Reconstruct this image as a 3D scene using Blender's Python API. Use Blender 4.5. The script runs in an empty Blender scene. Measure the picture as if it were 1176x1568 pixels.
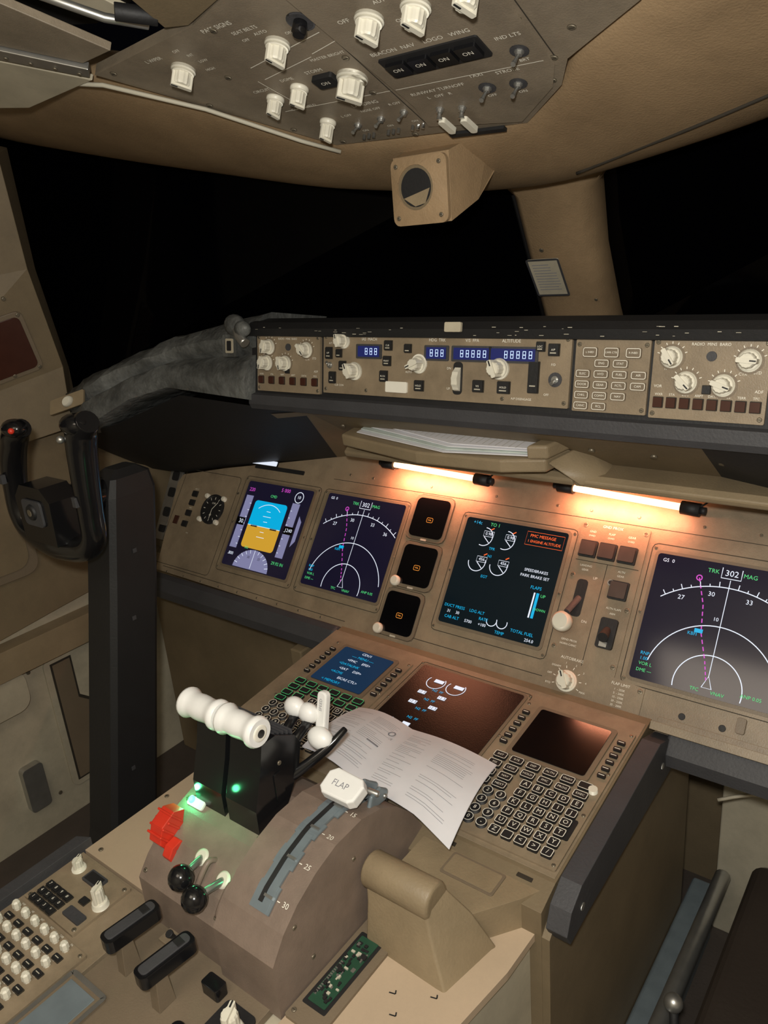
import bpy,bmesh,math,random
from mathutils import Vector as V, Matrix
pi=math.pi
sc=bpy.context.scene
# ---------------------------------------------------------------- materials
def mat(name,col,rough=.5,metal=0,var=.12,nscale=40,emit=None,es=0,bump=.0,spec=.5,bscale=None,bd=.001,dirt=0):
    m=bpy.data.materials.new(name); m.use_nodes=True; nt=m.node_tree; b=nt.nodes['Principled BSDF']
    b.inputs['Roughness'].default_value=rough; b.inputs['Metallic'].default_value=metal
    b.inputs['Specular IOR Level'].default_value=spec
    tc=nt.nodes.new('ShaderNodeTexCoord'); nz=nt.nodes.new('ShaderNodeTexNoise')
    nz.inputs['Scale'].default_value=nscale; nz.inputs['Detail'].default_value=6
    nt.links.new(tc.outputs['Object'],nz.inputs['Vector'])
    mp=nt.nodes.new('ShaderNodeMapRange'); mp.inputs['From Min'].default_value=.3; mp.inputs['From Max'].default_value=.7
    mp.inputs['To Min'].default_value=1-var; mp.inputs['To Max'].default_value=1+var*.6
    nt.links.new(nz.outputs['Fac'],mp.inputs['Value'])
    vm=nt.nodes.new('ShaderNodeVectorMath'); vm.operation='SCALE'; vm.inputs[0].default_value=col
    nt.links.new(mp.outputs[0],vm.inputs['Scale']); out=vm.outputs[0]
    if dirt:
        n3=nt.nodes.new('ShaderNodeTexNoise'); n3.inputs['Scale'].default_value=9; n3.inputs['Detail'].default_value=9; n3.inputs['Roughness'].default_value=.75
        nt.links.new(tc.outputs['Object'],n3.inputs['Vector'])
        m3=nt.nodes.new('ShaderNodeMapRange'); m3.inputs['From Min'].default_value=.42; m3.inputs['From Max'].default_value=.66; m3.inputs['To Min'].default_value=1; m3.inputs['To Max'].default_value=1-dirt
        nt.links.new(n3.outputs['Fac'],m3.inputs['Value'])
        v3=nt.nodes.new('ShaderNodeVectorMath'); v3.operation='SCALE'; nt.links.new(out,v3.inputs[0]); nt.links.new(m3.outputs[0],v3.inputs['Scale']); out=v3.outputs[0]
    nt.links.new(out,b.inputs['Base Color'])
    if bump:
        n2=nt.nodes.new('ShaderNodeTexNoise'); n2.inputs['Scale'].default_value=bscale or nscale*8; n2.inputs['Detail'].default_value=3
        nt.links.new(tc.outputs['Object'],n2.inputs['Vector'])
        bp=nt.nodes.new('ShaderNodeBump'); bp.inputs['Strength'].default_value=bump; bp.inputs['Distance'].default_value=bd
        nt.links.new(n2.outputs['Fac'],bp.inputs['Height']); nt.links.new(bp.outputs[0],b.inputs['Normal'])
    if emit:
        b.inputs['Emission Color'].default_value=(*emit,1); b.inputs['Emission Strength'].default_value=es
    return m
BR=mat('panel_brown',(.285,.222,.148),.45,bump=.3,nscale=25,bscale=500,dirt=.28)
BR2=mat('panel_brown_dark',(.20,.155,.105),.5,bump=.3,nscale=18,bscale=450,dirt=.2)
MAUVE=mat('quadrant_mauve_brown',(.225,.17,.135),.5,bump=.3,bscale=500,dirt=.15)
OLIVE=mat('liner_olive',(.20,.152,.09),.6,bump=.3,nscale=8,bscale=300,dirt=.15)
TAN=mat('trim_tan',(.335,.23,.13),.5,bump=.5,nscale=6,bscale=350,dirt=.2)
TAN2=mat('housing_tan',(.285,.22,.135),.5,bump=.4,nscale=12,bscale=300,dirt=.15)
OVH=mat('overhead_brown',(.245,.20,.145),.5,bump=.3,nscale=15,bscale=500,dirt=.28)
CREAM=mat('cream_paint',(.50,.45,.34),.5,bump=.1,nscale=12,dirt=.2)
WHT=mat('knob_ivory',(.74,.71,.60),.4,var=.06)
WHITE=mat('grip_white',(.85,.85,.83),.35,var=.03)
BLK=mat('gloss_black',(.008,.008,.009),.16,var=.05)
MBLK=mat('matte_black',(.012,.012,.013),.6,bump=.3,nscale=30)
DKG=mat('dark_grey_pad',(.05,.05,.055),.6,bump=.5,nscale=20,bscale=250)
GSH=mat('glareshield_grey',(.13,.135,.13),.5,bump=1,nscale=14,bscale=45,var=.7,bd=.006,dirt=.5)
BLUEG=mat('detent_bluegrey',(.23,.28,.31),.4,metal=.4)
MET=mat('bare_metal',(.5,.5,.48),.35,metal=.85)
SCR=mat('screw_metal',(.22,.19,.14),.4,metal=.6)
GAP=mat('seam_dark',(.03,.024,.016),.8)
RED=mat('red_plastic',(.65,.04,.02),.35)
PAPER=mat('paper',(.78,.78,.82),.7,var=.03)
INK=mat('print_grey',(.25,.25,.28),.8)
LBL=mat('label_white',(.85,.82,.72),.6,var=.02)
LBLD=mat('label_dim',(.50,.47,.38),.6,var=.02)
SCRN=mat('screen_glass',(.004,.004,.006),.12,emit=(.25,.2,.6),es=.028)
SCRB=mat('screen_glass_blank',(.002,.002,.003),.16)
SCRR=mat('screen_glass_worn',(.003,.002,.002),.33,bump=.2,nscale=60)
SCR2=mat('screen_glass_teal',(.003,.005,.006),.12,emit=(.15,.4,.6),es=.014)
SCR3=mat('screen_glass_blue',(.003,.005,.01),.12,emit=(.12,.35,.8),es=.08)
SMOKE=mat('guard_smoke',(.075,.055,.048),.3)
def em(n,c,s): return mat(n,(c[0]*.2,c[1]*.2,c[2]*.2),.5,emit=c,es=s,var=0)
EW=em('pix_white',(.8,.87,1),.9); EC=em('pix_cyan',(.0,.42,.75),.9); EG=em('pix_green',(.1,.8,.25),.7)
EM=em('pix_magenta',(.7,.08,.65),.8); EA=em('pix_amber',(1,.35,.05),.9); EO=em('pix_ochre',(.62,.34,.03),.9)
ER=em('pix_red',(1,.14,.03),1.0); EL=em('pix_lilac',(.33,.33,.58),.55); EB=em('pix_blue_backlight',(.02,.03,.2),.4)
ED=em('led_digits',(.55,.7,1),1.3)
LAMP=em('lamp_glow',(1,.50,.24),5); LEDG=em('led_green',(.1,1,.35),4)
GREEND=mat('pcb_green',(.02,.07,.04),.4)
MAROON=mat('side_glass_maroon',(.06,.022,.015),.25)
NGLASS=mat('night_glass',(.0006,.0006,.001),.06,spec=.12)
WOOD=mat('plywood',(.52,.40,.28),.6,var=.18,nscale=9,bump=.1,dirt=.15)
FLOORM=mat('floor_brown',(.07,.055,.045),.8,bump=.6,nscale=20)
LEATH=mat('leather_dark',(.035,.027,.022),.45,bump=.5,nscale=10,bscale=120)
PGREEN=mat('paper_green',(.62,.70,.66),.7)
# ---------------------------------------------------------------- geometry kit
class Fr:
    def __init__(s,o,u,v,k=.001):
        s.o=V(o); s.u=V(u).normalized(); s.v=V(v).normalized(); s.n=s.u.cross(s.v); s.k=k
    def P(s,x,y,w=0): return s.o+(s.u*x+s.v*y+s.n*w)*s.k
    def at(s,x,y,w=0,rot=0):
        c,si=math.cos(rot),math.sin(rot)
        return Fr(s.P(x,y,w),s.u*c+s.v*si,-s.u*si+s.v*c,s.k)
M=Fr((0,1.117,1.007),(1,0,0),(0,.6,.8))
G=Fr((0,.97,1.274),(1,0,0),(0,.17,.985))
K=Fr((0,.91,.815),(1,0,0),(0,.995,.0995))
A=Fr((0,0,.74),(1,0,0),(0,1,0))
O=Fr((0,.908,1.621),(1,0,0),(0,-.93,.37))
T=Fr((0,.37,.80),(1,0,0),(0,.827,.562))
W=Fr((0,0,0),(1,0,0),(0,1,0),1)
GL={}
def glyphs(s):
    if s in GL: return GL[s]
    c=bpy.data.curves.new('t','FONT'); c.body=s; c.size=1; c.align_x='CENTER'; c.align_y='CENTER'; c.resolution_u=2
    ob=bpy.data.objects.new('t',c); bpy.context.collection.objects.link(ob)
    me=bpy.data.meshes.new_from_object(ob)
    GL[s]=([v.co.copy() for v in me.vertices],[list(p.vertices) for p in me.polygons])
    bpy.data.objects.remove(ob); bpy.data.curves.remove(c); bpy.data.meshes.remove(me)
    return GL[s]
def rr(cx,cy,w,h,r=0,seg=4):
    if r<=0: return [(cx-w/2,cy-h/2),(cx+w/2,cy-h/2),(cx+w/2,cy+h/2),(cx-w/2,cy+h/2)]
    out=[]
    for (sx,sy,a0) in ((1,-1,-pi/2),(1,1,0),(-1,1,pi/2),(-1,-1,pi)):
        for i in range(seg+1):
            a=a0+pi/2*i/seg; out.append((cx+sx*(w/2-r)+r*math.cos(a),cy+sy*(h/2-r)+r*math.sin(a)))
    return out
class Ob:
    def __init__(s,name): s.name=name; s.bm=bmesh.new(); s.m=[]
    def mi(s,m):
        if m not in s.m: s.m.append(m)
        return s.m.index(m)
    def face(s,vs,m,sm=False):
        try:
            f=s.bm.faces.new(vs); f.material_index=s.mi(m); f.smooth=sm
        except ValueError: pass
    def prism(s,F,pts,w0,w1,m,m2=None):
        a=[s.bm.verts.new(F.P(x,y,w0)) for x,y in pts]; b=[s.bm.verts.new(F.P(x,y,w1)) for x,y in pts]
        n=len(pts); s.face(b,m2 or m); s.face(a[::-1],m)
        for i in range(n): s.face([a[i],a[(i+1)%n],b[(i+1)%n],b[i]],m)
    def box(s,F,cx,cy,w,h,w0,w1,m,r=0,m2=None): s.prism(F,rr(cx,cy,w,h,r),w0,w1,m,m2)
    def quad(s,pts,m,sm=False): s.face([s.bm.verts.new(V(p)) for p in pts],m,sm)
    def flat(s,F,pts,w,m): s.face([s.bm.verts.new(F.P(x,y,w)) for x,y in pts],m)
    def cyl(s,F,cx,cy,prof,m,seg=20,flute=0,sm=True):
        R=[]
        for r,w in prof:
            R.append([s.bm.verts.new(F.P(cx+(r*(1-flute*(i%2)))*math.cos(2*pi*i/seg),cy+(r*(1-flute*(i%2)))*math.sin(2*pi*i/seg),w)) for i in range(seg)])
        for a,b in zip(R,R[1:]):
            for i in range(seg): s.face([a[i],a[(i+1)%seg],b[(i+1)%seg],b[i]],m,sm)
        s.face(R[-1],m); s.face(R[0][::-1],m)
    def ball(s,c,r,m,sx=1,sy=1,sz=1,seg=16):
        F=Fr(c,(1,0,0),(0,1,0),1); R=[]
        n=8
        for j in range(1,n):
            t=pi*j/n; R.append([s.bm.verts.new(F.P(r*sx*math.sin(t)*math.cos(2*pi*i/seg),r*sy*math.sin(t)*math.sin(2*pi*i/seg),-r*sz*math.cos(t))) for i in range(seg)])
        for a,b in zip(R,R[1:]):
            for i in range(seg): s.face([a[i],a[(i+1)%seg],b[(i+1)%seg],b[i]],m,True)
        t=s.bm.verts.new(F.P(0,0,r*sz)); b=s.bm.verts.new(F.P(0,0,-r*sz))
        for i in range(seg): s.face([R[-1][i],R[-1][(i+1)%seg],t],m,True); s.face([R[0][(i+1)%seg],R[0][i],b],m,True)
    def loft(s,rings,m,closed=True,cap=True,sm=True):
        R=[[s.bm.verts.new(V(p)) for p in r] for r in rings]; n=len(R[0])
        for a,b in zip(R,R[1:]):
            for i in range(n if closed else n-1): s.face([a[i],a[(i+1)%n],b[(i+1)%n],b[i]],m,sm)
        if cap and closed: s.face(R[0][::-1],m); s.face(R[-1],m)
    def tube(s,pts,rad,m,seg=12,smooth=0,sq=1):
        pts=[V(p) for p in pts]; rad=rad if isinstance(rad,(list,tuple)) else [rad]*len(pts)
        if smooth:
            P2,R2=[],[]
            for i in range(len(pts)-1):
                p0,p1,p2,p3=pts[max(i-1,0)],pts[i],pts[i+1],pts[min(i+2,len(pts)-1)]
                for j in range(smooth):
                    t=j/smooth
                    P2.append(.5*((2*p1)+(p2-p0)*t+(2*p0-5*p1+4*p2-p3)*t*t+(3*p1-p0-3*p2+p3)*t**3)); R2.append(rad[i]*(1-t)+rad[i+1]*t)
            P2.append(pts[-1]); R2.append(rad[-1]); pts,rad=P2,R2
        up=V((0,0,1)); rings=[]
        d0=(pts[1]-pts[0]).normalized()
        if abs(d0.z)>.9: up=V((0,1,0))
        a=d0.cross(up).normalized()
        for i,p in enumerate(pts):
            d=(pts[min(i+1,len(pts)-1)]-pts[max(i-1,0)]).normalized()
            a=(a-d*a.dot(d)).normalized(); b=d.cross(a)
            rings.append([p+(a*math.cos(2*pi*k/seg)+b*math.sin(2*pi*k/seg)*sq)*rad[i] for k in range(seg)])
        s.loft(rings,m)
    def rib(s,F,pts,wd,w,m,closed=False):
        n=len(pts)
        L,R=[],[]
        for i in range(n):
            if closed: a,b=pts[i-1],pts[(i+1)%n]
            else: a,b=pts[max(i-1,0)],pts[min(i+1,n-1)]
            dx,dy=b[0]-a[0],b[1]-a[1]; l=math.hypot(dx,dy) or 1; nx,ny=-dy/l*wd/2,dx/l*wd/2
            L.append(s.bm.verts.new(F.P(pts[i][0]+nx,pts[i][1]+ny,w))); R.append(s.bm.verts.new(F.P(pts[i][0]-nx,pts[i][1]-ny,w)))
        for i in range(n if closed else n-1):
            j=(i+1)%n; s.face([R[i],R[j],L[j],L[i]],m)
    def ln(s,F,x0,y0,x1,y1,wd,w,m): s.rib(F,[(x0,y0),(x1,y1)],wd,w,m)
    def frame(s,F,cx,cy,w,h,wd,z,m,r=2): s.rib(F,rr(cx,cy,w,h,r,2),wd,z,m,True)
    def arc(s,F,cx,cy,r,a0,a1,wd,w,m,n=24): s.rib(F,[(cx+r*math.cos(math.radians(a0+(a1-a0)*i/n)),cy+r*math.sin(math.radians(a0+(a1-a0)*i/n))) for i in range(n+1)],wd,w,m)
    def disc(s,F,cx,cy,r,w,m,n=20): s.flat(F,[(cx+r*math.cos(2*pi*i/n),cy+r*math.sin(2*pi*i/n)) for i in range(n)],w,m)
    def text(s,F,t,x,y,size,w,m,rot=0):
        vs,fs=glyphs(t); c,si=math.cos(rot),math.sin(rot)
        B=[s.bm.verts.new(F.P(x+(v.x*c-v.y*si)*size,y+(v.x*si+v.y*c)*size,w)) for v in vs]
        for f in fs: s.face([B[i] for i in f],m)
    def screw(s,F,x,y,r=3.2,m=None):
        s.cyl(F,x,y,[(r,0),(r,.8),(r*.75,1.4)],m or SCR,10); s.box(F,x,y,r*1.3,r*.25,1.3,1.55,GAP)
    def knob(s,F,x,y,d=22,h=18,m=None,rot=.4,sk=True):
        m=m or WHT; r=d/2
        if sk: s.cyl(F,x,y,[(r*1.12,0),(r*1.12,h*.15),(r,h*.2),(r,h*.3),(r*.78,h*.34)],m,24)
        s.cyl(F,x,y,[(r*.8,0),(r*.78,h*.9),(r*.68,h)],m,24,flute=.07,sm=False)
        f=F.at(x,y,0,rot); s.box(f,0,0,r*.5,r*1.9,h*.3,h*1.12,m,r*.12); s.box(f,0,r*.6,r*.14,r*.6,h*1.1,h*1.15,MBLK)
    def toggle(s,F,x,y,tx=0,ty=7,L=15,m=None,r=2.2):
        s.cyl(F,x,y,[(5.2,0),(5.2,2),(3.8,2),(3.6,5)],MET,12,sm=False)
        s.tube([F.P(x,y,4),F.P(x+tx*.5,y+ty*.5,L*.6),F.P(x+tx,y+ty,L)],[r*.6*.001,r*.001*.8,r*.001*1.25],m or MET,10)
    def btn(s,F,x,y,w,h,m=None,t=3,lb=None,ls=3):
        s.box(F,x,y,w+2,h+2,0,1.2,GAP,1); s.box(F,x,y,w,h,1,t,m or MBLK,1)
        if lb: s.text(F,lb,x,y,ls,t+.15,LBL)
    def done(s,bev=0,seg=2):
        me=bpy.data.meshes.new(s.name)
        s.bm.to_mesh(me); s.bm.free()
        for m in s.m: me.materials.append(m)
        ob=bpy.data.objects.new(s.name,me); bpy.context.collection.objects.link(ob)
        if bev:
            b=ob.modifiers.new('b','BEVEL'); b.width=bev; b.segments=seg; b.limit_method='ANGLE'; b.angle_limit=math.radians(50)
        return ob
def xs(o,prof,x0,x1,m):   # extrude a Y,Z profile along X
    F=Fr((0,0,0),(0,1,0),(0,0,1),1); o.prism(F,prof,x0,x1,m)
# ================================================================ SHELL
o=Ob('floor'); o.box(W,0,.4,3.2,3.0,.14,.2,FLOORM); o.done()
o=Ob('wall_forward'); o.box(W,0,1.36,2.6,.04,.2,1.0,OLIVE); o.done()
o=Ob('wall_right'); o.box(W,1.3,.4,.04,2.6,.2,1.9,OLIVE); o.done()
o=Ob('wall_back'); o.box(W,0,-1.05,2.9,.04,.2,2.1,CREAM); o.done()
o=Ob('wall_left'); FL=Fr((-1.06,0,0),(0,1,0),(0,0,1),1)
o.box(W,-1.08,.4,.04,2.6,.2,1.16,CREAM)
o.prism(FL,[(.3,.80),(.5,.72),(.78,.75),(1.3,.8),(1.3,1.18),(.3,1.2)],0,.03,OLIVE)
o.prism(FL,rr(.60,.98,.34,.24,.03),.03,.04,BR2)
o.prism(FL,rr(.60,.98,.30,.20,.03),.04,.044,OLIVE)
o.prism(FL,rr(.66,.68,.5,.07,.02),.0,.045,TAN2)
o.prism(FL,rr(.80,.45,.13,.36,.02),.0,.006,CREAM)
o.prism(FL,[(.750,.285),(.850,.285),(.850,.465),(.805,.505),(.805,.615),(.750,.615)],.006,.0075,GAP)
o.prism(FL,[(.755,.29),(.845,.29),(.845,.46),(.80,.50),(.80,.61),(.755,.61)],.006,.009,BR2)
o.prism(FL,rr(.60,.60,.16,.1,.03),.0,.03,CREAM)
o.prism(FL,rr(.645,.34,.05,.12,.01),.0,.02,MET)
for y,z in ((.70,.28),(.70,.62),(.90,.30),(.90,.60)): o.cyl(Fr((-1.058,y,z),(0,1,0),(0,0,1)),0,0,[(5,0),(5,3)],SCR,10)
o.done(.003)
o=Ob('ceiling'); o.box(W,0,-.25,2.6,1.5,2.0,2.04,CREAM); o.done()
# headliner beam round the top of the windshields
A_=[(-.80,.62,1.80),(-.62,.68,1.773),(-.329,.662,1.716),(-.245,.75,1.682),(-.179,.855,1.640),(-.147,.897,1.624),(0,.914,1.617),(.130,.922,1.614),(.201,.863,1.638),(.226,.824,1.653),(.319,.768,1.676),(.42,.678,1.712),(.8,.55,1.80)]
C_=[(-1.15,.90,1.80),(-.95,.96,1.745),(-.70,1.01,1.685),(-.47,1.04,1.640),(-.33,1.065,1.613),(-.25,1.09,1.603),(-.02,1.16,1.572),(.13,1.15,1.583),(.24,1.13,1.597),(.36,1.10,1.612),(.52,1.06,1.645),(.75,1.01,1.695),(1.15,.90,1.79)]
o=Ob('trim_windshield_header')
rings=[]
for a,c in zip(A_,C_):
    a,c=V(a),V(c); h=(a+c)/2
    b1=a*.72+c*.28+V((0,-.005,-.018)); b2=a*.35+c*.65+V((0,-.01,-.035)); b3=a*.08+c*.92+V((0,-.006,-.03))
    rings.append([a+V((0,0,.03)),a,b1,b2,b3,c,c+V((0,.02,.012)),c+V((0,.03,.06)),h+V((0,.02,.12))])
o.loft(rings,TAN)
ob=o.done(); sub=ob.modifiers.new('s','SUBSURF'); sub.levels=2; sub.render_levels=2
o=Ob('trim_header_seam')
q=[V(a)*.35+V(c)*.65+V((0,-.0085,-.0315)) for a,c in zip(A_[7:],C_[7:])]
o.tube(q,.0022,GAP,8,smooth=6)
q=[V(a)+V((0,.006,-.006)) for a in A_[:6]]; o.tube(q,.0028,LBLD,8); o.done()
# centre post
o=Ob('windshield_post')
def ring(cx,cy,cz,w,dp): return [(cx-w/2,cy,cz),(cx-w*.36,cy-.014,cz-.008),(cx+w*.36,cy-.014,cz-.008),(cx+w/2,cy,cz),(cx+w/2,cy+dp,cz+.02),(cx-w/2,cy+dp,cz+.02)]
o.loft([ring(-.012,1.42,1.27,.135,.05),ring(-.008,1.38,1.33,.13,.05),ring(.004,1.29,1.45,.126,.05),ring(.02,1.215,1.55,.135,.05),ring(.035,1.16,1.60,.22,.06)],TAN)
o.loft([[(-.082,1.395,1.31),(-.074,1.385,1.31),(-.074,1.40,1.32)],[(-.064,1.29,1.45),(-.056,1.28,1.45),(-.056,1.30,1.45)],[(-.052,1.215,1.55),(-.044,1.205,1.55),(-.044,1.225,1.55)]],MBLK)
FP=Fr(V((-.021,1.291,1.419)),(1,0,0),(0,-.60,.80)); FP.n=-FP.n if FP.n.y>0 else FP.n
o.box(FP,0,0,58,78,6,9,CREAM,2); o.frame(FP,0,0,58,78,4,9.6,DKG)
for i in range(10): o.ln(FP,-22,28-i*6,random.uniform(8,22),28-i*6,1.6,9.4,INK)
o.screw(FP,0,52,4); o.screw(FP,70,-60,3)
o.done(.004)
o=Ob('trim_post_gusset'); FG=Fr((0,1.105,0),(1,0,0),(0,0,1)); o.prism(FG,[(92,1576),(152,1576),(156,1610),(136,1614)],-50,0,TAN2); o.done(.003)
o=Ob('trim_left_window_post')
o.loft([[(-.86,.80,1.70),(-1.15,.40,1.85),(-1.2,.45,1.86),(-.93,.86,1.72)],[(-.90,.83,1.50),(-1.1,.45,1.45),(-1.17,.5,1.45),(-.96,.88,1.50)],[(-.945,.885,1.30),(-1.06,.55,1.22),(-1.13,.6,1.22),(-1.0,.93,1.29)],[(-.95,.88,1.17),(-1.06,.55,1.12),(-1.13,.6,1.12),(-1.0,.93,1.17)]],OLIVE,sm=False)
FS=Fr((-.95,.80,1.364),(.32,.92,.22),(.2026,-.294,.936)); o.prism(FS,rr(-52,-5,165,130,14),-6,5,BR2); o.prism(FS,rr(-52,-5,148,112,12),5,7,MAROON)
for x in (-30,22):
    for y in (-63,53): o.cyl(FS,x,y,[(4,5),(4,8)],SCR,10)
for p in ((.008,90),(.0,140)): o.cyl(FS,10,p[1],[(4,-2),(4,6)],SCR,10)
o.done(.004)
o=Ob('window_1'); o.quad([(-1.15,.93,1.20),(-.05,1.46,1.30),(-.03,1.22,1.62),(-1.15,.96,1.84)],NGLASS); o.done()
o=Ob('window_2'); o.quad([(.05,1.46,1.30),(1.15,.93,1.20),(1.15,.96,1.84),(.08,1.22,1.62)],NGLASS); o.done()
o=Ob('window_3'); o.quad([(-1.2,-.1,1.15),(-1.17,.5,1.15),(-1.17,.45,1.86),(-1.2,-.1,1.9)],NGLASS); o.done()
# ================================================================ MAIN PANEL
o=Ob('main_instrument_panel')
o.prism(M,[(-915,-30),(-880,-245),(-295,-252),(-290,-290),(290,-290),(290,-252),(900,-252),(900,110),(-400,110),(-512,74),(-769,24),(-905,-8)],-18,0,BR)
for x0,x1 in ((-690,-462),(-452,-232),(-114,108),(232,456),(470,690)):
    o.frame(M,(x0+x1)/2,-96,x1-x0,222,1.2,.3,GAP,8)
    for sx in (x0+5,x1-5):
        for sy in (8,-96,-200): o.screw(M,sx,sy,2.6)
o.frame(M,-800,-110,190,235,1.2,.3,GAP,8)
o.ln(M,-860,-233,-300,-238,1.2,.3,GAP)
for x in range(-840,-300,60): o.screw(M,x,-243,2.5)
for x in (-400,-340,-200,-60,60,120,200,300,380,460): o.screw(M,x,52,2.6)
o.ln(M,-440,38,900,38,1.0,.3,GAP)
o.box(M,-600,40,150,9,0,2,MBLK,2)
o.box(M,-655,50,95,11,0,5,MBLK,2,EW)
o.cyl(M,-763,-78,[(36,0),(36,3),(33,5),(31,5),(31,2)],MBLK,32); o.disc(M,-763,-78,31,2.2,MBLK,32)
for i in range(12):
    a=2*pi*i/12; o.ln(M,-763+23*math.cos(a),-78+23*math.sin(a),-763+29*math.cos(a),-78+29*math.sin(a),1.4,2.6,LBL)
o.ln(M,-763,-78,-750,-60,1.6,3,LBL); o.ln(M,-763,-78,-763,-100,1.6,3,LBL)
o.text(M,'CHR',-763,-64,6,2.8,LBL); o.text(M,'60',-763,-92,7,2.8,LBL)
for a in (45,135,225,315):
    a=math.radians(a); o.cyl(M,-763+40*math.cos(a),-78+40*math.sin(a),[(6,0),(6,7),(4,9)],WHT,14)
o.screw(M,-700,-30)
for y in (-50,-72,-98,-125): o.btn(M,-838,y,16,13,MBLK,4)
for x,y,s in ((-838,-38,'MAP LT'),(-838,-85,'DSPL'),(-820,-145,'FMC')): o.text(M,s,x,y,4,.4,LBL)
o.box(M,-872,-120,14,20,0,3,MAROON)
o.ln(M,-225,-232,225,-232,1.2,.3,GAP); o.ln(M,-290,-252,-290,-288,1,.3,GAP)
for x in range(-270,290,45): o.screw(M,x,-275,2.5)
o.done(.0008)
def display(name,x0,y0,w=196,h=196,gl=None,fr=M):
    o=Ob(name); o.prism(fr,rr(x0+w/2,y0+h/2,w+10,h+10,8),-5,2,BR2); o.prism(fr,rr(x0+w/2,y0+h/2,w,h,5),0,3,MBLK,gl or SCRN)
    f=Fr(fr.P(x0,y0,3.4),fr.u,fr.v,fr.k*w/100); return o,f
def L(o,f,x0,y0,x1,y1,m=EW,w=.6): o.ln(f,x0,y0,x1,y1,w,.1,m)
def Tx(o,f,s,x,y,z,m=EW): o.text(f,s,x,y,z,.15,m)
o,f=display('primary_flight_display',-674,-192)
o.flat(f,rr(45,63,50,32,4)[:],.05,EC)
o.flat(f,rr(45,37,50,26,4),.05,EO)
o.flat(f,rr(45,50,50,8,0),.06,EO); o.flat(f,rr(45,54,50,8,0),.07,EC)
L(o,f,20,50,70,50,EW,.6)
for dy in (6,12,18,-6,-12): L(o,f,45-(6 if dy%12==0 else 3),50+dy,45+(6 if dy%12==0 else 3),50+dy,EW,.6)
for sx in (30,60): L(o,f,sx-5,49.5,sx+5,49.5,MBLK,2)
o.arc(f,45,50,26,50,130,.7,.12,EW)
o.flat(f,rr(9,52,11,62),.05,EL); o.flat(f,rr(81,52,11,62),.05,EL); o.flat(f,[(91,35),(96,42),(96,64),(91,70)],.05,EL)
o.flat(f,rr(7,52,13,9),.1,SCRB); Tx(o,f,'30',8,52,7); o.flat(f,rr(82,52,14,9),.1,SCRB); Tx(o,f,'1240',82,52,5.5)
for y in range(26,82,8): L(o,f,12,y,14.5,y); L(o,f,76,y,78,y)
o.flat(f,[(45+27*math.cos(a*pi/24),0+22*math.sin(a*pi/24)+1) for a in range(0,25)],.05,EL)
for a in range(15,180,15): L(o,f,45+22*math.cos(math.radians(a)),1+18*math.sin(math.radians(a)),45+27*math.cos(math.radians(a)),1+22*math.sin(math.radians(a)))
L(o,f,45,2,45,20,EW,.6); Tx(o,f,'30',38,14,4,SCRB); Tx(o,f,'33',54,14,4,SCRB)
o.arc(f,82,90,6,0,360,.8,.1,EW); Tx(o,f,'10',82,90,5)
Tx(o,f,'220',9,90,6,EM); Tx(o,f,'5 000',60,95,6,EM); Tx(o,f,'29.92 IN',82,14,5,EG); Tx(o,f,'CMD',45,86,4.5,EG); Tx(o,f,'302',30,24,4,EG)
Tx(o,f,'.800',9,14,5)
o.done()
def nd(name,x0,y0,cx=52):
    o,f=display(name,x0,y0)
    cy=6
    for r,a0,a1,w in ((76,52,128,.7),(46,12,168,.7),(24,-10,190,.7)): o.arc(f,cx,cy,r,a0,a1,w,.1,EW,36)
    for i in range(15):
        a=math.radians(55+5*i); q=80 if i%2==0 else 78; L(o,f,cx+76*math.cos(a),cy+76*math.sin(a),cx+q*math.cos(a),cy+q*math.sin(a),EW,.6)
    for s,a in (('27',117),('30',99),('33',77),('36',61)):
        a=math.radians(a); Tx(o,f,s,cx+70*math.cos(a),cy+70*math.sin(a),5)
    L(o,f,cx,cy+8,cx,88,EW,.5)
    o.rib(f,[(cx,cy+9),(cx-3.5,cy),(cx+3.5,cy)],.7,.1,EW,True)
    Tx(o,f,'TRK',cx-13,93,4.5,EG); Tx(o,f,'MAG',cx+13,93,4.5,EG); Tx(o,f,'302',cx,93,6.5); o.rib(f,[(cx-7,97),(cx-7,89),(cx+7,89),(cx+7,97)],.6,.1,EW)
    Tx(o,f,'GS  0',9,95,4); Tx(o,f,'10',cx-4,cy+51,4)
    P=[(cx-22,86),(cx-15,66),(cx-12,45),(cx-5,25),(cx-1,10)]
    for a,b in zip(P,P[1:]):
        for k in range(4):
            t0,t1=k/4,(k+.6)/4; L(o,f,a[0]+(b[0]-a[0])*t0,a[1]+(b[1]-a[1])*t0,a[0]+(b[0]-a[0])*t1,a[1]+(b[1]-a[1])*t1,EM,.8)
    o.arc(f,cx-22,86,2,0,360,.8,.1,EM,12)
    o.flat(f,rr(cx-14,46,6,3),.12,EC); Tx(o,f,'KBFI',cx-18,43,3.6,EC)
    for s,x,y,c in (('VOR L',10,10,EG),('DME ---',10,5,EG),('RNP',8,18,EC),('1.00',8,14,EC),('TFC',cx-8,1.5,EG),('VNAV',cx+8,1.5,EG),('ANP 0.05',86,5,EG)): Tx(o,f,s,x,y+2,3.6,c)
    o.done()
nd('navigation_display',-437,-189); nd('navigation_display',244,-196,56)
o,f=display('engine_display',-102,-190,gl=SCR2)
Tx(o,f,'TO 1',30,96,4.5,EG); Tx(o,f,'+14c',12,96,4.5,EC)
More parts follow.
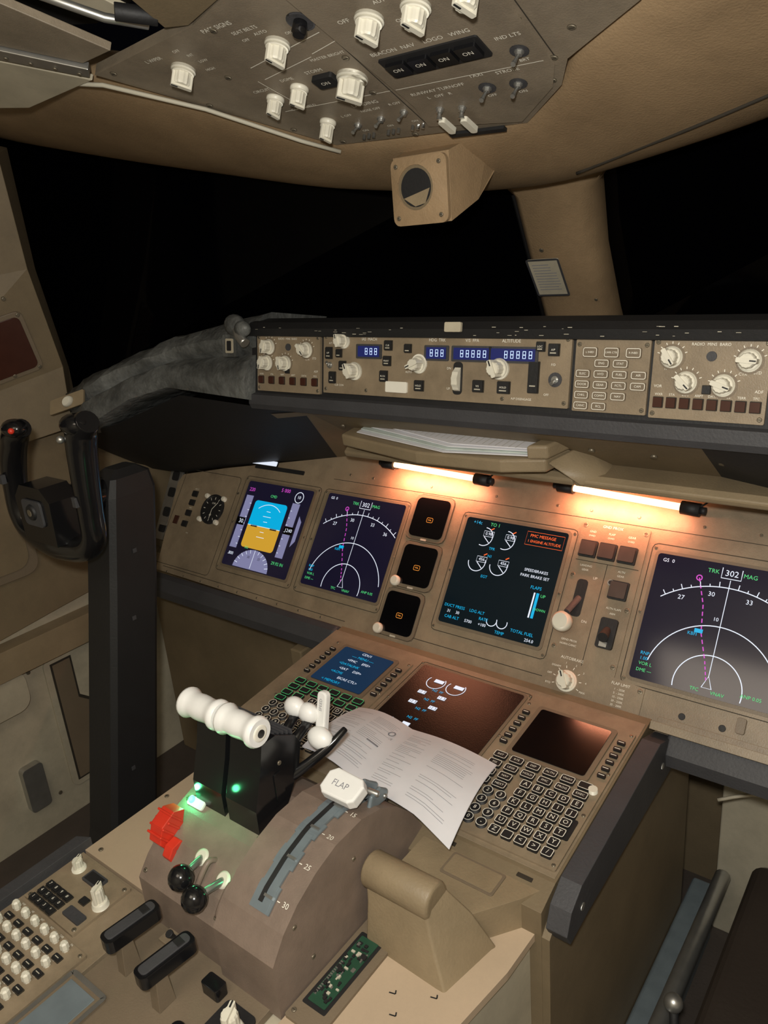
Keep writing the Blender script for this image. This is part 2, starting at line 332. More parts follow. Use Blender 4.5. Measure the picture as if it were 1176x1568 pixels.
for cx,cy in ((22,84),(44,84),(22,60),(44,60)):
    o.arc(f,cx,cy,8.5,-110 if cy>70 else 180,90 if cy>70 else 380,.7,.1,EW if cy>70 else EW,20); L(o,f,cx,cy,cx+6,cy-5,EW,.7)
    L(o,f,cx+5,cy+7,cx+8,cy+9,ER,.9); Tx(o,f,'0.98' if cy>70 else '456',cx+4,cy+3,4); o.rib(f,rr(cx+4,cy+3,10,5),.4,.1,EW,True)
Tx(o,f,'TPR',33,74,3.6,EC); Tx(o,f,'N1',33,67,3.6,EC); Tx(o,f,'EGT',33,48,3.6,EC)
o.frame(f,80,90,35,12,.3,.1,ER,0); Tx(o,f,'PMC MESSAGE',78,92.5,3.8,ER); Tx(o,f,'1 ENGINE ALTITUDE',80,87.5,3.4,ER)
for i,s in enumerate(('SPEEDBRAKES','PARK BRAKE SET')): Tx(o,f,s,80,62-5*i,3.6,EW)
L(o,f,84,22,84,44,EW,1.4); L(o,f,87,22,87,44,EC,2.5); Tx(o,f,'FLAPS',84,48,4,EC); Tx(o,f,'DOWN',92,30,3.2,EG); Tx(o,f,'UP',92,42,3.8,EG)
for s,x,y,c in (('DUCT PRESS',13,16,EC),('31     30',13,11,EW),('CAB ALT',13,6,EC),('5700',30,6,EW),('RATE',44,11,EC),('+100',44,6,EW),('TOTAL FUEL',82,8,EC),('254.0',90,3,EW),('TEMP',62,3,EC),('LDG ALT',36,16,EC)): Tx(o,f,s,x,y,3.8,c)
for cx in (52,62): o.arc(f,cx,12,5,180,380,.7,.1,EW,14)
o.done()
for x,y in ((-181,-10),(-178,-103),(-184,-196)):
    o=Ob('standby_indicator'); o.prism(M,rr(x,y,86,88,12),0,2.5,BR2); o.frame(M,x,y,88,90,1,.4,GAP,12)
    o.prism(M,rr(x,y,74,76,10),1,4,MBLK,SCRB); f=M.at(x,y,4.3)
    o.frame(f,2,-4,13,9,.7,.1,EA); o.text(f,'FAIL',2,-4,4,.1,EA)
    for sx in (-38,38):
        for sy in (-38,38): o.screw(M,x+sx,y+sy,2.2)
    if y<-50: o.cyl(M,x-34,y-36,[(10,0),(10,10),(7,13)],WHT,18)
    o.box(M,x,y-43,12,3.5,2,4,LBLD)
    o.done()
o=Ob('landing_gear_control_panel')
o.prism(M,[(112,-260),(272,-260),(272,-208),(224,-204),(224,32),(112,32)],0,2.5,BR); g=Fr(M.P(0,0,2.6),M.u,M.v)
for x,y in ((118,26),(218,26),(118,-60),(218,-100),(118,-180),(118,-254),(266,-254),(218,-190),(266,-214)): o.screw(g,x,y,4)
o.text(g,'GND PROX',164,27,6.5,.2,LBL)
for x,s in ((133,'GND'),(165,'FLAP'),(198,'GEAR')):
    o.text(g,s,x,16,5,.2,LBL); o.text(g,'OVRD',x,9,4,.2,LBL); o.box(g,x,-14,29,28,0,4,MBLK,2); o.box(g,x,-14,25,23,4,9,SMOKE,2)
o.ln(g,116,-34,220,-34,1,.2,GAP); o.ln(g,170,-34,170,-200,1,.2,GAP)
o.text(g,'ALTN',195,-42,4.6,.2,LBL); o.text(g,'GEAR',195,-49,4.6,.2,LBL); o.box(g,198,-72,30,30,0,4,MBLK,2); o.box(g,198,-72,26,25,4,8,SMOKE,2)
o.text(g,'UP',156,-60,6,.2,LBL); o.text(g,'LANDING',136,-42,4.6,.2,LBL); o.text(g,'GEAR',136,-49,4.6,.2,LBL)
o.prism(g,rr(138,-96,18,62,6),-1,1,DKG,MBLK); o.tube([g.P(138,-96,0),g.P(133,-125,22)],.005,DKG)
o.cyl(g.at(129,-142,12),0,0,[(13,0),(16,4),(16,14),(12,19)],WHT,26)
o.text(g,'DN',156,-132,6,.2,LBL); o.text(g,'ALTN FLAPS',197,-102,4.5,.2,LBL); o.text(g,'ARM',197,-110,4.5,.2,LBL)
o.box(g,197,-142,27,48,0,6,MBLK,4); o.tube([g.P(197,-137,5),g.P(201,-152,28)],[.006,.008],MBLK); o.box(g,197,-160,12,8,6,10,MET)
o.text(g,'GRND PROX',140,-166,4.6,.2,LBL); o.text(g,'HORN CANC',140,-173,4.6,.2,LBL)
o.text(g,'AUTOBRAKE',153,-194,6.5,.2,LBL)
kx,ky=153,-229
for i,s in enumerate(('RTO','OFF','DISARM','1','2','3','4','MAX')):
    a=math.radians(200-i*32); o.ln(g,kx+20*math.cos(a),ky+20*math.sin(a),kx+24*math.cos(a),ky+24*math.sin(a),1,.3,LBL); o.text(g,s,kx+31*math.cos(a),ky+28*math.sin(a),4.4,.3,LBL)
o.knob(g,kx,ky,30,18,rot=.5)
o.text(g,'FLAP LIMIT',236,-212,6,.2,LBL)
for i,s in enumerate(('1  - 255K','5  - 245K','15 - 230K','20 - 225K','25 - 200K','30 - 180K')): o.text(g,s,236,-220-i*6,4.4,.2,LBL)
o.cyl(g,183,-62,[(5,0),(5,4)],MET,16); o.cyl(g,183,-62,[(3,4),(3,5)],MBLK,12)
o.done(.0006)
for x0,x1 in ((-880,-300),(322,900)):
    o=Ob('knee_bolster')
    F=Fr((0,0,0),(0,1,0),(0,0,1),1)
    p=[M.P(0,-250,-20),M.P(0,-250,16),M.P(0,-262,24),M.P(0,-290,24),M.P(0,-305,10),M.P(0,-305,-20)]
    o.prism(F,[(q.y,q.z) for q in p],x0/1000,x1/1000,DKG); o.done(.005,seg=3)
o=Ob('knee_shelf'); o.prism(M,[(300,-262),(900,-262),(900,-250),(300,-250)],0,40,BR); o.prism(M,rr(600,-256,600,30,2),0,6,BR)
for x in (330,385,460): o.cyl(M,x,-232,[(5,0),(5,1)],MBLK,14)
o.prism(M,rr(408,-222,12,22,3),0,6,BR2); o.done(.001)
o=Ob('panel_side_bracket')
F=Fr((-.955,1.10,.93),(1,0,0),(0,.5,.86))
o.prism(F,rr(0,0,46,200,6),0,6,MET)
for y in (-70,-30,20,62): o.prism(F,rr(0,y,26,24,6),6,7,MBLK)
o.prism(F,rr(28,-60,30,8,2),6,30,MET); o.done(.001)
o=Ob('under_panel_liner')
o.box(W,-.72,1.07,.64,.03,.2,.80,OLIVE); o.box(W,-.385,1.0,.03,.17,.2,.76,OLIVE); o.box(W,.62,1.24,.56,.03,.2,.8,CREAM)
o.done(.003)
# ================================================================ GLARESHIELD
o=Ob('glareshield')
xs(o,[(.96,1.225),(.955,1.235),(.957,1.252),(.975,1.255),(1.05,1.255),(1.05,1.225)],-.462,.42,DKG)
xs(o,[(.975,1.355),(.972,1.368),(.985,1.377),(1.02,1.380),(1.42,1.29),(1.42,1.25),(1.02,1.34)],-.462,.42,MBLK)
o.box(G,-20,30,884,106,-60,-1,MBLK)
for x in range(-440,420,42): o.screw(Fr((0,.962,1.24),(1,0,0),(0,.1,1)),x,2,2.6,MET)
o.box(Fr((0,.970,1.373),(1,0,0),(0,.2,1)),-18,-2,28,14,0,5,CREAM,2)
random.seed(3)
for i in range(40):
    x=random.uniform(-.45,.4); o.box(Fr((x,.971,1.366),(1,0,0),(0,.2,1)),0,random.uniform(-7,6),random.uniform(2,8),random.uniform(.4,1.0),.2,.9,LBLD)
for sg in (-1,1):
    TT=[(-.450,1.00,1.384),(-.56,.99,1.366),(-.674,.975,1.345),(-.79,.925,1.308),(-.87,.885,1.275),(-.93,.865,1.24)]
    BB=[(-.455,.96,1.24),(-.56,.96,1.245),(-.66,.945,1.255),(-.735,.905,1.235),(-.80,.875,1.20),(-.87,.86,1.165)]
    TT=[V(p) for p in TT]; BB=[V(p) for p in BB]; R=[]; n=30
    for i in range(n+1):
        k=i/n*5; j=min(int(k),4); u=k-j; u2=u*u*(3-2*u)*.4+u*.6
        t=TT[j].lerp(TT[j+1],u2); b=BB[j].lerp(BB[j+1],u2)
        jt=V((0,random.uniform(-.003,.003),random.uniform(-.003,.003)))
        q=[t+V((0,.18,-.02)),t+V((0,.03,.006)),t+V((0,.006,.004))+jt,t*.82+b*.18+V((0,-.012,.002))-jt,t*.66+b*.34+V((0,-.006,.0)),t*.58+b*.42+V((0,.004,0)),t*.48+b*.52+V((0,-.022,.003))+jt,t*.28+b*.72+V((0,-.028,0)),b+V((0,-.018,.006)),b,b+V((0,.14,-.02))]
        R.append([V((p.x*-sg,p.y,p.z)) for p in q])
    o.loft(R,GSH)
for sg in (-1,1):  # black sheets below the arms: shade of the recess put into the colour
    bb=[(-.33,.965,1.228),(-.46,.965,1.228),(-.66,.955,1.24),(-.80,.89,1.185),(-.94,.87,1.15)]; mm=[(-.33,1.183,1.095),(-.512,1.162,1.066),(-.769,1.136,1.030),(-.905,1.116,1.005),(-1.05,1.113,1.0)]
    o.loft([[V((p[0]*-sg,p[1],p[2])) for p in bb],[V((p[0]*-sg,p[1],p[2])) for p in mm]],MBLK,closed=False,cap=False)
o.box(G,-505,62,36,40,-10,16,GSH,3); o.box(G,-503,62,20,26,16,18,CREAM,2); o.box(G,-503,62,12,18,18,18.4,MBLK,2)
o.box(G,-495,10,60,24,-10,22,GSH,3)
for x in (-510,-492,-474): o.box(G,x,10,12,11,22,23,MBLK)
for x in (-520,-470): o.screw(Fr(G.P(0,0,22),G.u,G.v),x,18,2)
o.done(.002)
o=Ob('glareshield_panel_latch'); o.tube([(-.485,.97,1.372),(-.465,.955,1.36),(-.445,.95,1.345)],.009,MET,smooth=4); o.ball((-.485,.968,1.375),.016,GSH,1.5,1,1.2); o.ball((-.452,.955,1.37),.012,GSH,1.5,1,1.2); o.done()
o=Ob('sill_bracket'); F=Fr((-.885,.845,1.235),(.8,.5,.25),(-.1,.3,.95)); o.prism(F,rr(0,0,80,30,4),0,6,TAN2); o.cyl(F,5,0,[(11,6),(11,14),(8,18)],WHT,16); o.screw(F,-25,0,3); o.done(.001)
o=Ob('glareshield_underside')
o.quad([(-.33,.966,1.226),(.95,.966,1.226),(.95,1.183,1.095),(-.33,1.183,1.095)],OLIVE)
o.quad([(-.33,.966,1.226),(-.33,1.183,1.095),(-.45,1.17,1.075),(-.44,.985,1.21)],OLIVE)
fu=Fr((0,1.0,1.205),(1,0,0),(0,.857,-.515)); fu.n=V((0,-.515,-.857))
for x in (-300,170,260,350): o.cyl(fu,x,30,[(5,-2),(5,3)],SCR,10)
o.done()
def pplate(o,F,x0,x1,y0,y1,t=4):
    o.box(F,(x0+x1)/2,(y0+y1)/2,x1-x0-2,y1-y0,-2,t,BR,1.5); return Fr(F.P(0,0,t+.1),F.u,F.v)
o=Ob('autopilot_control_panel'); g=pplate(o,G,-284,162,-12,86)
for x in (-277,155):
    for y in (80,-5): o.screw(g,x,y,3)
o.screw(g,-190,-4,3); o.screw(g,60,-4,3)
for x,w,n_ in ((-185,46,3),(-55,38,3),(6,62,5),(74,72,5)):
    o.box(g,x,58,w+6,23,0,2,DKG,2); o.box(g,x,58,w-2,17,2,2.6,MBLK,1,EB)
    for k in range(n_):
        cx=x+w/2-8-k*9.6; o.rib(g,rr(cx,60.6,4.2,4.6),1.1,2.9,ED,True); o.rib(g,rr(cx,55.6,4.2,4.6),1.1,2.9,ED,True)
for s,x in (('IAS  MACH',-185),('HDG  TRK',-55),('V/S  FPA',6),('ALTITUDE',70)): o.text(g,s,x,77,6.5,.3,LBL)
for (x,y,w,h,s) in ((-270,54,13,18,'A/P'),(-262,14,13,18,'L'),(-240,34,13,14,''),(-248,54,11,12,''),(-146,68,14,14,'CLB'),(-148,44,14,14,'VNAV'),(-154,20,14,16,'FLCH'),(-108,64,12,12,''),(-85,8,16,15,'HOLD'),(20,12,17,16,'V/S'),(62,12,19,16,'HOLD'),(108,28,15,42,''),(136,66,15,15,'A/P'),(116,70,12,12,'LOC')):
    o.btn(g,x,y,w,h,MBLK,4,s,4); o.box(g,x,y-h*.28,w*.6,1.6,4,4.3,LBLD)
o.box(g,-128,4,42,17,0,3,LBL,2)
o.knob(g,-238,74,22,20,rot=.2); o.knob(g,-214,26,26,22); o.cyl(g,-86,42,[(14,0),(14,3)],LBL,24); o.knob(g,-86,40,24,22,rot=2); o.knob(g,54,38,27,24)
o.box(g,-16,22,16,48,0,1,MBLK,6)
o.cyl(Fr(g.P(-21,20,-8),g.v,g.n),0,0,[(20,0),(20,10)],WHT,26,flute=.05,sm=False)
o.text(g,'DN',-32,36,5,.3,LBL); o.text(g,'UP',-32,6,5,.3,LBL)
for s,x,y in (('A/T ARM',-262,70),('CLB CON',-248,2),('AUTO',-106,28),('BANK',-66,54),('F/D',136,46),('OFF',128,5),('A/P DISENGAGE',90,-3)): o.text(g,s,x,y,4.5,.3,LBL)
o.cyl(g,140,26,[(10,0),(10,1)],DKG,16); o.toggle(g,140,26,0,-5,12); o.toggle(g,-268,34,0,5,10)
o.done(.0005)
def efis(x0,x1,mir):
    o=Ob('display_control_panel'); g=pplate(o,G,x0,x1,-16,84)
    cx=(x0+x1)/2
    for x in (x0+6,x1-6):
        for y in (78,-10): o.screw(g,x,y,3)
    pos=[(x0+24,60),(x1-24,58),(x0+44,30),(x1-50,28)] if mir else [(x0+32,62),(x1-32,58),(x0+26,34),(x0+72,34)]
    for x,y in pos:
        o.cyl(g,x,y,[(16,0),(16,.5)],BR2,24); o.knob(g,x,y,24,18,rot=.8+x*.01)
        for k in range(7):
            a=math.radians(20+k*24); o.ln(g,x+16*math.cos(a),y+16*math.sin(a),x+19*math.cos(a),y+19*math.sin(a),1,.3,LBL)
    for i in range(6 if not mir else 8):
        n=6 if not mir else 8; x=x0+12+i*(x1-x0-24)/(n-1); o.btn(g,x,4,11,12,MAROON,4); o.text(g,('WXR','STA','WPT','ARPT','DATA','POS','TERR','TFC')[i],x,14,4.2,.3,LBL)
    for s,x,y in (('RADIO  MINS  BARO',cx,76),('RST',x0+20,46),('VOR',x0+10,24),('ADF',x1-10,22),('CTR',x1-30,42),('STD',x1-14,44)): o.text(g,s,x,y,5,.3,LBL)
    o.cyl(g,cx+2,62,[(6,0),(6,2)],DKG,16); o.btn(g,cx,22,9,9,MBLK,3)
    o.done(.0005)
efis(-444,-290,False); efis(270,408,True)
o=Ob('display_select_keypad'); g=pplate(o,G,166,268,-14,80)
for x in (172,262):
    for y in (74,-8): o.screw(g,x,y,3)
for i,s in enumerate(('L INBD','LWR CTR','R INBD')):
    x=188+i*29; o.box(g,x,64,20,13,0,3,BR2,2); o.frame(g,x,64,18,11,.8,3.2,LBL); o.text(g,s,x,64,3.6,3.3,LBL)
for r,row in enumerate((('','ENG','STAT'),('ELEC','HYD','FUEL','AIR'),('DOOR','GEAR','FCTL','CAM'),('CHKL','COMM','NAV',''),('CANC','RCL','',''))):
    for c,s in enumerate(row):
        if not s: continue
        x=180+c*25; y=50-r*14; o.box(g,x,y,20,10,0,3,BR2,1.5); o.frame(g,x,y,18,8.5,.8,3.2,LBL); o.text(g,s,x,y,4.2,3.3,LBL)
o.done(.0004)
o=Ob('chart_light_ledge'); xs(o,[(1.035,1.128),(1.03,1.138),(1.04,1.146),(1.13,1.15),(1.13,1.13)],.14,.80,TAN2); xs(o,[(1.035,1.128),(1.03,1.138),(1.04,1.146),(1.13,1.15),(1.13,1.13)],-.31,.139,TAN2)
o.done(.003)
o=Ob('chart_tray'); FT=Fr((0,1.0,1.175),(1,0,0),(0,.99,.12),1)
o.prism(FT,[(-.285,.0),(-.10,-.035),(.05,-.03),(.115,-.01),(.135,.06),(.15,.12),(-.285,.12)],-.016,.006,TAN2)
o.prism(FT,[(.09,-.02),(.12,-.012),(.145,.07),(.115,.07)],.006,.028,TAN2)
o.loft([[(.115,.985,1.176),(.145,1.06,1.19),(.15,1.1,1.17)],[(.15,1.03,1.13),(.19,1.05,1.135),(.19,1.12,1.13)]],TAN2); o.done(.004,seg=3)
o=Ob('paper_stack')
for i in range(4):
    f=FT.at(0,0,.008+i*.003,-.02*i+.02); P_=[(-.255,.015),(-.05,-.03),(.095,-.012),(.085,.095),(-.25,.115)]
    o.prism(f,[(x+i*.003,y+i*.004) for x,y in P_],0,.0015,PAPER if i!=1 else PGREEN)
f=FT.at(0,0,.0195,-.04)
for i in range(26):
    x=-.22+i*.0115; o.ln(f,x,.012-min(.02,(i)*.0012),x+.004,.095,.0007,0,LBLD)
o.done()
for a,b in (((-.289,1.135,1.089),(-.075,1.130,1.083)),((.079,1.135,1.089),(.286,1.129,1.082))):
    o=Ob('fluorescent_lamp'); a,b=V(a),V(b); d=(b-a).normalized()
    o.tube([a,b],.0055,LAMP)
    for p,s in ((a,1),(b,-1)):
        o.tube([p-d*s*.012,p+d*s*.016],.0105,MBLK); o.tube([p-d*s*.02,p-d*s*.012],.006,MBLK); o.box(Fr(p,(1,0,0),(0,.6,.8)),0,4,10,8,-30,0,MBLK)
    o.tube([b,b+V((.02,.0,.012)),b+V((.035,.01,.035)),b+V((.03,.03,.05))],.0015,MBLK,6,smooth=4)
    o.done()
    L_=bpy.data.lights.new('fluorescent_lamp_glow','AREA'); L_.shape='RECTANGLE'; L_.size=.2; L_.size_y=.012; L_.energy=.75; L_.color=(1,.33,.18)
    lo=bpy.data.objects.new('fluorescent_lamp_glow',L_); bpy.context.collection.objects.link(lo); lo.location=(a+b)/2+V((0,-.004,-.008))
    lo.rotation_euler=(math.radians(25),0,0)
# ================================================================ CENTRE CONSOLE
o=Ob('center_console')
kb=[(q.y,q.z) for q in (K.P(0,45,-1),K.P(0,-275,-1))]
xs(o,[kb[0],kb[1],(.60,.775),(.60,.2),(1.06,.2),(1.06,.70),(.965,.80)],-.29,.295,OLIVE)
o.box(K,0,-120,584,300,-1,0,BR)
o.prism(Fr((.295,0,0),(0,1,0),(0,0,1),1),[(.60,.74),(.64,.775),(1.13,.80),(1.13,.2),(.60,.2)],0,.01,OLIVE)
o.done(.002)
o=Ob('console_side_bumper')
F=Fr((.300,0,0),(0,1,0),(0,0,1),1)
o.prism(F,[(.60,.757),(.612,.782),(.64,.798),(.90,.822),(.955,.80),(.955,.745),(.90,.745),(.66,.742),(.61,.738)],0,.026,DKG)
for p in ((.64,.768),(.91,.78)): o.cyl(Fr((.326,p[0],p[1]),(0,1,0),(0,0,1)),0,0,[(5,0),(5,2)],MET,10)
o.done(.006,seg=3)
def cdu(x0,blank):
    o=Ob('flight_management_keypad'); w=168; g=Fr(K.P(x0,0,3),K.u,K.v)
    o.prism(K,rr(x0+w/2,-131,w,264,3),0,3,BR)
    for x in (5,w-5):
        for y in (-6,-90,-170,-256): o.screw(g,x,y,2.6)
    o.prism(g,rr(w/2,-62,122,112,6),0,3,BR2); o.prism(g,rr(w/2,-62,108,98,4),1,4,MBLK,SCRB if blank else SCR3)
    for i in range(6):
        for x in (11,w-11): y=-28-i*14; o.box(g,x,y,11,6,0,4,MBLK,1); o.box(g,x,y,8,1,4,4.3,LBL)
    if not blank:
        f=g.at(0,0,4.3)
        for i,(s,x) in enumerate((('CDU1',w/2),('---- MENU ----',w/2),('<FMC     EFIS>',w/2),('<DATALINK',w/2-12),('<SAT     DSP>',w/2),('<ACMS',w/2-20),('  EICAS CTL>',w/2+10),('< MEMORY',w/2-14))): o.text(f,s,x,-20-i*12,8,.1,EC if i%2 else EW)
    for i in range(12):
        x=22+(i%6)*25; y=-126-(i//6)*17
        o.box(g,x,y,19,12,0,4.5,MBLK,1.5); o.frame(g,x,y,18,11,.9 if blank else .6,4.7,LBL if blank else EG)
        if blank: o.text(g,('INIT','RTE','DEP','ALTN','VNAV','','FIX','LEGS','HOLD','FMC','PROG','EXEC')[i],x,y,5,4.8,LBL)
    for i in range(4):
        x=22+(i%2)*25; y=-160-(i//2)*16; o.box(g,x,y,19,12,0,4.5,MBLK,1.5); o.frame(g,x,y,18,11,.9 if blank else .6,4.7,LBL if blank else EG)
        if blank: o.text(g,('MENU','NAV','PREV','NEXT')[i],x,y,5,4.8,LBL)
    for i in range(12):
        x=20+(i%3)*19; y=-192-(i//3)*17; o.cyl(g,x,y,[(7.8,0),(7.4,4.5)],MBLK,18); o.arc(g,x,y,6.6,0,360,.9,4.7,LBL,16); o.text(g,'123456789.0-'[i],x,y,8,4.8,LBL)
    al='ABCDEFGHIJKLMNOPQRSTUVWXYZ <>/'
    for i in range(30):
        x=78+(i%5)*18; y=-160-(i//5)*17
        if y<-250: continue
        o.box(g,x,y,14,13,0,4.5,MBLK,2); o.frame(g,x,y,13,12,.9,4.7,LBL); o.text(g,al[i],x,y,9,4.8,LBL)
    if blank: o.cyl(g,w-10,-128,[(6,0),(6,6)],WHT,14)
    o.box(g,w-9,-200,7,34,0,2,MBLK,2)
    o.done(.0004)
cdu(-262,False); cdu(121,True)
o,f=display('system_display',-76,-180,188,188,gl=SCRR,fr=K)
o.frame(K,18,-86,206,206,1.2,.4,GAP,6)
for x in (-84,118):
    for y in (14,-86,-185): o.screw(K,x,y,2.6)
for cx in (24,44):
    o.arc(f,cx,82,8.5,150,400,.7,.1,EW,20); o.flat(f,rr(cx+2,84,9,4.2),.1,EW)
    for dy in (66,52): o.flat(f,rr(cx-4,dy,7.5,4),.1,EW); Tx(o,f,'12 3',cx-4,dy,3.8,SCRB)
for dy in (72,59,46,34): Tx(o,f,'N2  FF',32,dy,3.8,EC)
for cx in (14,31): o.flat(f,rr(cx,26,7,4),.1,EW)
Tx(o,f,'OIL P  101',24,17,4.4,EC); Tx(o,f,'OIL Q  19',24,9,4.4,EC)
o.done()
# ================================================================ QUADRANT
prof=[(.37,.735),(.37,.80),(.388,.822),(.41,.840),(.44,.856),(.47,.866),(.52,.868),(.57,.846),(.605,.81),(.63,.765),(.63,.735)]
o=Ob('throttle_quadrant')
xs(o,[(a,b-.004) for a,b in prof],-.125,.020,MAUVE)
d2=[(.364,.735),(.364,.808),(.384,.834),(.408,.853),(.44,.869),(.475,.879),(.52,.880),(.555,.870),(.585,.851),(.612,.822),(.635,.78),(.64,.735)]
xs(o,d2,.020,.112,MAUVE)
def dp(t):
    pts=d2[1:11]; k=t*(len(pts)-1); i=min(int(k),len(pts)-2); u=k-i
    a,b=V((0,*pts[i])),V((0,*pts[i+1])); p=a.lerp(b,u); dr=(b-a).normalized(); return p,dr
def strip(x0,x1,t0,t1,h,m,n=24,base=.0008):
    R=[]
    for i in range(n+1):
        p,dr=dp(t0+(t1-t0)*i/n); nn=V((1,0,0)).cross(dr); q=p+nn*base
        R.append([q+V((x0,0,0)),q+V((x0,0,0))+nn*h,q+V((x1,0,0))+nn*h,q+V((x1,0,0))])
    o.loft(R,m,sm=False)
strip(.060,.083,.14,.84,.003,BLUEG)
strip(.067,.073,.17,.78,.0006,MBLK,base=.004)
for t0,t1,w_ in ((.14,.24,.087),(.30,.37,.087),(.42,.48,.087),(.52,.60,.089),(.66,.80,.089)): strip(.058,w_,t0,t1,.002,BLUEG,6,.0015)
for t,s in ((.20,'30'),(.335,'25'),(.455,'20'),(.555,'15'),(.68,'5'),(.78,'1')):
    p,dr=dp(t); F=Fr(p+V((.100,0,0)),(1,0,0),dr); o.text(F,s,0,0,8.5,1.2,LBL); F2=Fr(p,(1,0,0),dr); o.box(F2,78,0,12,3,3,6,MET); o.ln(F2,88,0,92,0,1,1.2,LBL)
o.text(T,'FUEL CONTROL',-8,84,6.5,1,LBL); o.text(T,'L',-62,64,7,1,LBL); o.text(T,'R',10,60,7,1,LBL); o.text(T,'RUN',-24,64,5,1,LBL); o.text(T,'CUTOFF',-24,18,5,1,LBL)
o.frame(T,-30,50,95,75,1,.8,GAP,3)
for x,y in ((-118,8),(10,8),(-118,100),(10,100)): o.screw(T,x,y,3)
FQ=Fr((.112,0,0),(0,1,0),(0,0,1))
for y,z in ((420,770),(560,770),(500,840),(400,830)): o.screw(FQ,y,z,3)
ob=o.done(.0025,seg=3)
for x,y,bx,by in ((-46,52,-36,24),(-2,44,-4,14)):
    o=Ob('fuel_control_switch'); o.cyl(T,x,y,[(14,0),(14,2),(10,3),(10,7),(7,9)],WHT,24)
    e=T.P(bx-2,by,30); o.tube([T.P(x,y,4),T.P((x+bx)/2,(y+by)/2,20),e],[.005,.0045,.0045],MET,smooth=3); o.ball(e,.0150,BLK)
    o.tube([T.P(x+20,y+6,1),T.P(x+20,y,16),T.P(x+17,y-22,10),T.P(x+14,y-34,1)],.0035,MAUVE,8,smooth=4)
    o.done()
o=Ob('red_guard_lever')
F=Fr(T.P(-108,62,0),(1,0,0),(0,.8,.6))
o.prism(Fr(F.P(-14,0,0),F.v,F.n),[(-24,0),(-22,20),(-4,32),(18,28),(26,14),(14,6),(8,0)],0,22,RED)
for i in range(4): o.prism(Fr(F.P(-16,0,0),F.v,F.n),rr(-14+i*9,17+(i%2)*3,3,22,1),-1,26,RED)
o.prism(Fr(F.P(10,-18,0),F.v,F.n),[(-16,0),(-12,12),(0,16),(12,10),(14,0),(6,0),(0,8),(-8,0)],0,14,RED); o.done(.003)
o=Ob('trim_indicator_light'); o.box(T,-100,100,28,12,0,4,WHITE,3); o.cyl(T,-108,101,[(5,3),(4,7)],LEDG,14); o.done(.001)
for p,e in ((T.P(-112,101,14),.06),((-.045,.44,.90),.03),(T.P(18,50,10),.02)):
    l=bpy.data.lights.new('green_annunciator_light','POINT'); l.energy=e; l.color=(.1,1,.35); l.shadow_soft_size=.004; lo=bpy.data.objects.new('green_annunciator_light',l); lo.location=p; bpy.context.collection.objects.link(lo)
for i,x0 in enumerate((-.103,-.043)):
    o=Ob('thrust_lever'); x1=x0+.054
    F=Fr((x0,0,0),(0,1,0),(0,0,1),1)
    o.prism(F,[(.455,.85),(.48,.845),(.505,.868),(.530,.905),(.538,.935),(.530,.950),(.50,.968),(.478,.968),(.470,.935),(.455,.89)],0,.052,BLK)
    for k in range(5): o.box(Fr((x0,0,0),(1,0,0),(0,1,0),1),.027,.502+k*.007,.04,.003,.945,.968-k*.003,DKG)
    o.screw(Fr((x0+.052,.50,.93),(0,1,0),(0,0,1)),0,0,3); o.box(Fr((x0+.052,.495,.90),(0,1,0),(0,0,1)),0,0,14,40,0,1.5,BLK,4)
    hx0,hx1=(-.120,-.055) if i==0 else (-.053,.010)
    R=[]; cy,cz=.478,.985
    xsn=[0,.06,.12,.2,.3,.42,.55,.68,.8,.88,.94,1]; rs=[.013,.0185,.0192,.0165,.0152,.0162,.0158,.0150,.0160,.0188,.0188,.0165]
    for t,r in zip(xsn,rs): R.append([(hx0+(hx1-hx0)*t,cy+r*math.cos(2*pi*k/24),cz+r*math.sin(2*pi*k/24)) for k in range(24)])
    o.loft(R,WHITE)
    if i: o.cyl(Fr((hx1,cy,cz),(0,1,0),(0,0,1)),0,0,[(10,-1),(10,1),(8,1.5)],LBL,20); o.cyl(Fr((hx1,cy,cz),(0,1,0),(0,0,1)),0,0,[(5,1),(5,2.4)],BLK,16)
    o.done(.002)
for i,(x,y,z) in enumerate(((-.030,.572,.952),(-.010,.575,.948))):
    o=Ob('reverse_thrust_lever')
    o.ball((x,y,z),.0135,WHITE,1.15,.9,1); o.tube([(x+.004,y-.002,z-.006),(x,.545,.925),(x-.01,.515,.90)],[.006,.007,.008],BLK)
    o.done()
o=Ob('speed_brake_lever')
F=Fr((.009,.576,.925),(1,0,0),(0,.25,.97)); o.prism(F,rr(0,26,15,58,6),-4,6,WHITE); o.text(F,'SPEED',0,38,6,6.3,INK,pi/2); o.ball((.018,.563,.928),.0165,WHITE,1.15,.8,.9)
o.tube([(.042,.585,.938),(.032,.56,.922),(.010,.53,.900),(-.015,.505,.88)],[.004,.006,.007,.008],BLK,smooth=3); o.done(.002)
o=Ob('flap_lever')
hc=V((.080,.531,.902))
F=Fr(hc,(1,0,0),(0,.92,.38)); o.prism(F,[(-27,-11),(-20,-17),(18,-17),(25,-12),(27,8),(20,16),(-18,18),(-27,10)],-8,8,WHITE); o.text(F,'FLAP',-2,-1,11,8.3,INK)
o.tube([F.P(-4,0,-7),(.070,.524,.87)],[.006,.0055],BLUEG)
o.prism(Fr((.086,.555,.880),(0,1,0),(0,0,1)),[(-22,-10),(22,-14),(28,-2),(14,10),(6,18),(-4,16),(-12,6)],-3,3,BLUEG); o.prism(Fr((.100,.560,.876),(0,1,0),(0,0,1)),[(-18,-10),(18,-14),(24,-2),(10,10),(-8,8)],-3,3,BLUEG)
o.tube([(.082,.556,.886),(.106,.562,.882)],.004,MET,10); o.tube([(.082,.572,.872),(.106,.575,.870)],.003,MET,10)
o.done(.003,seg=3)
o=Ob('printed_booklet')
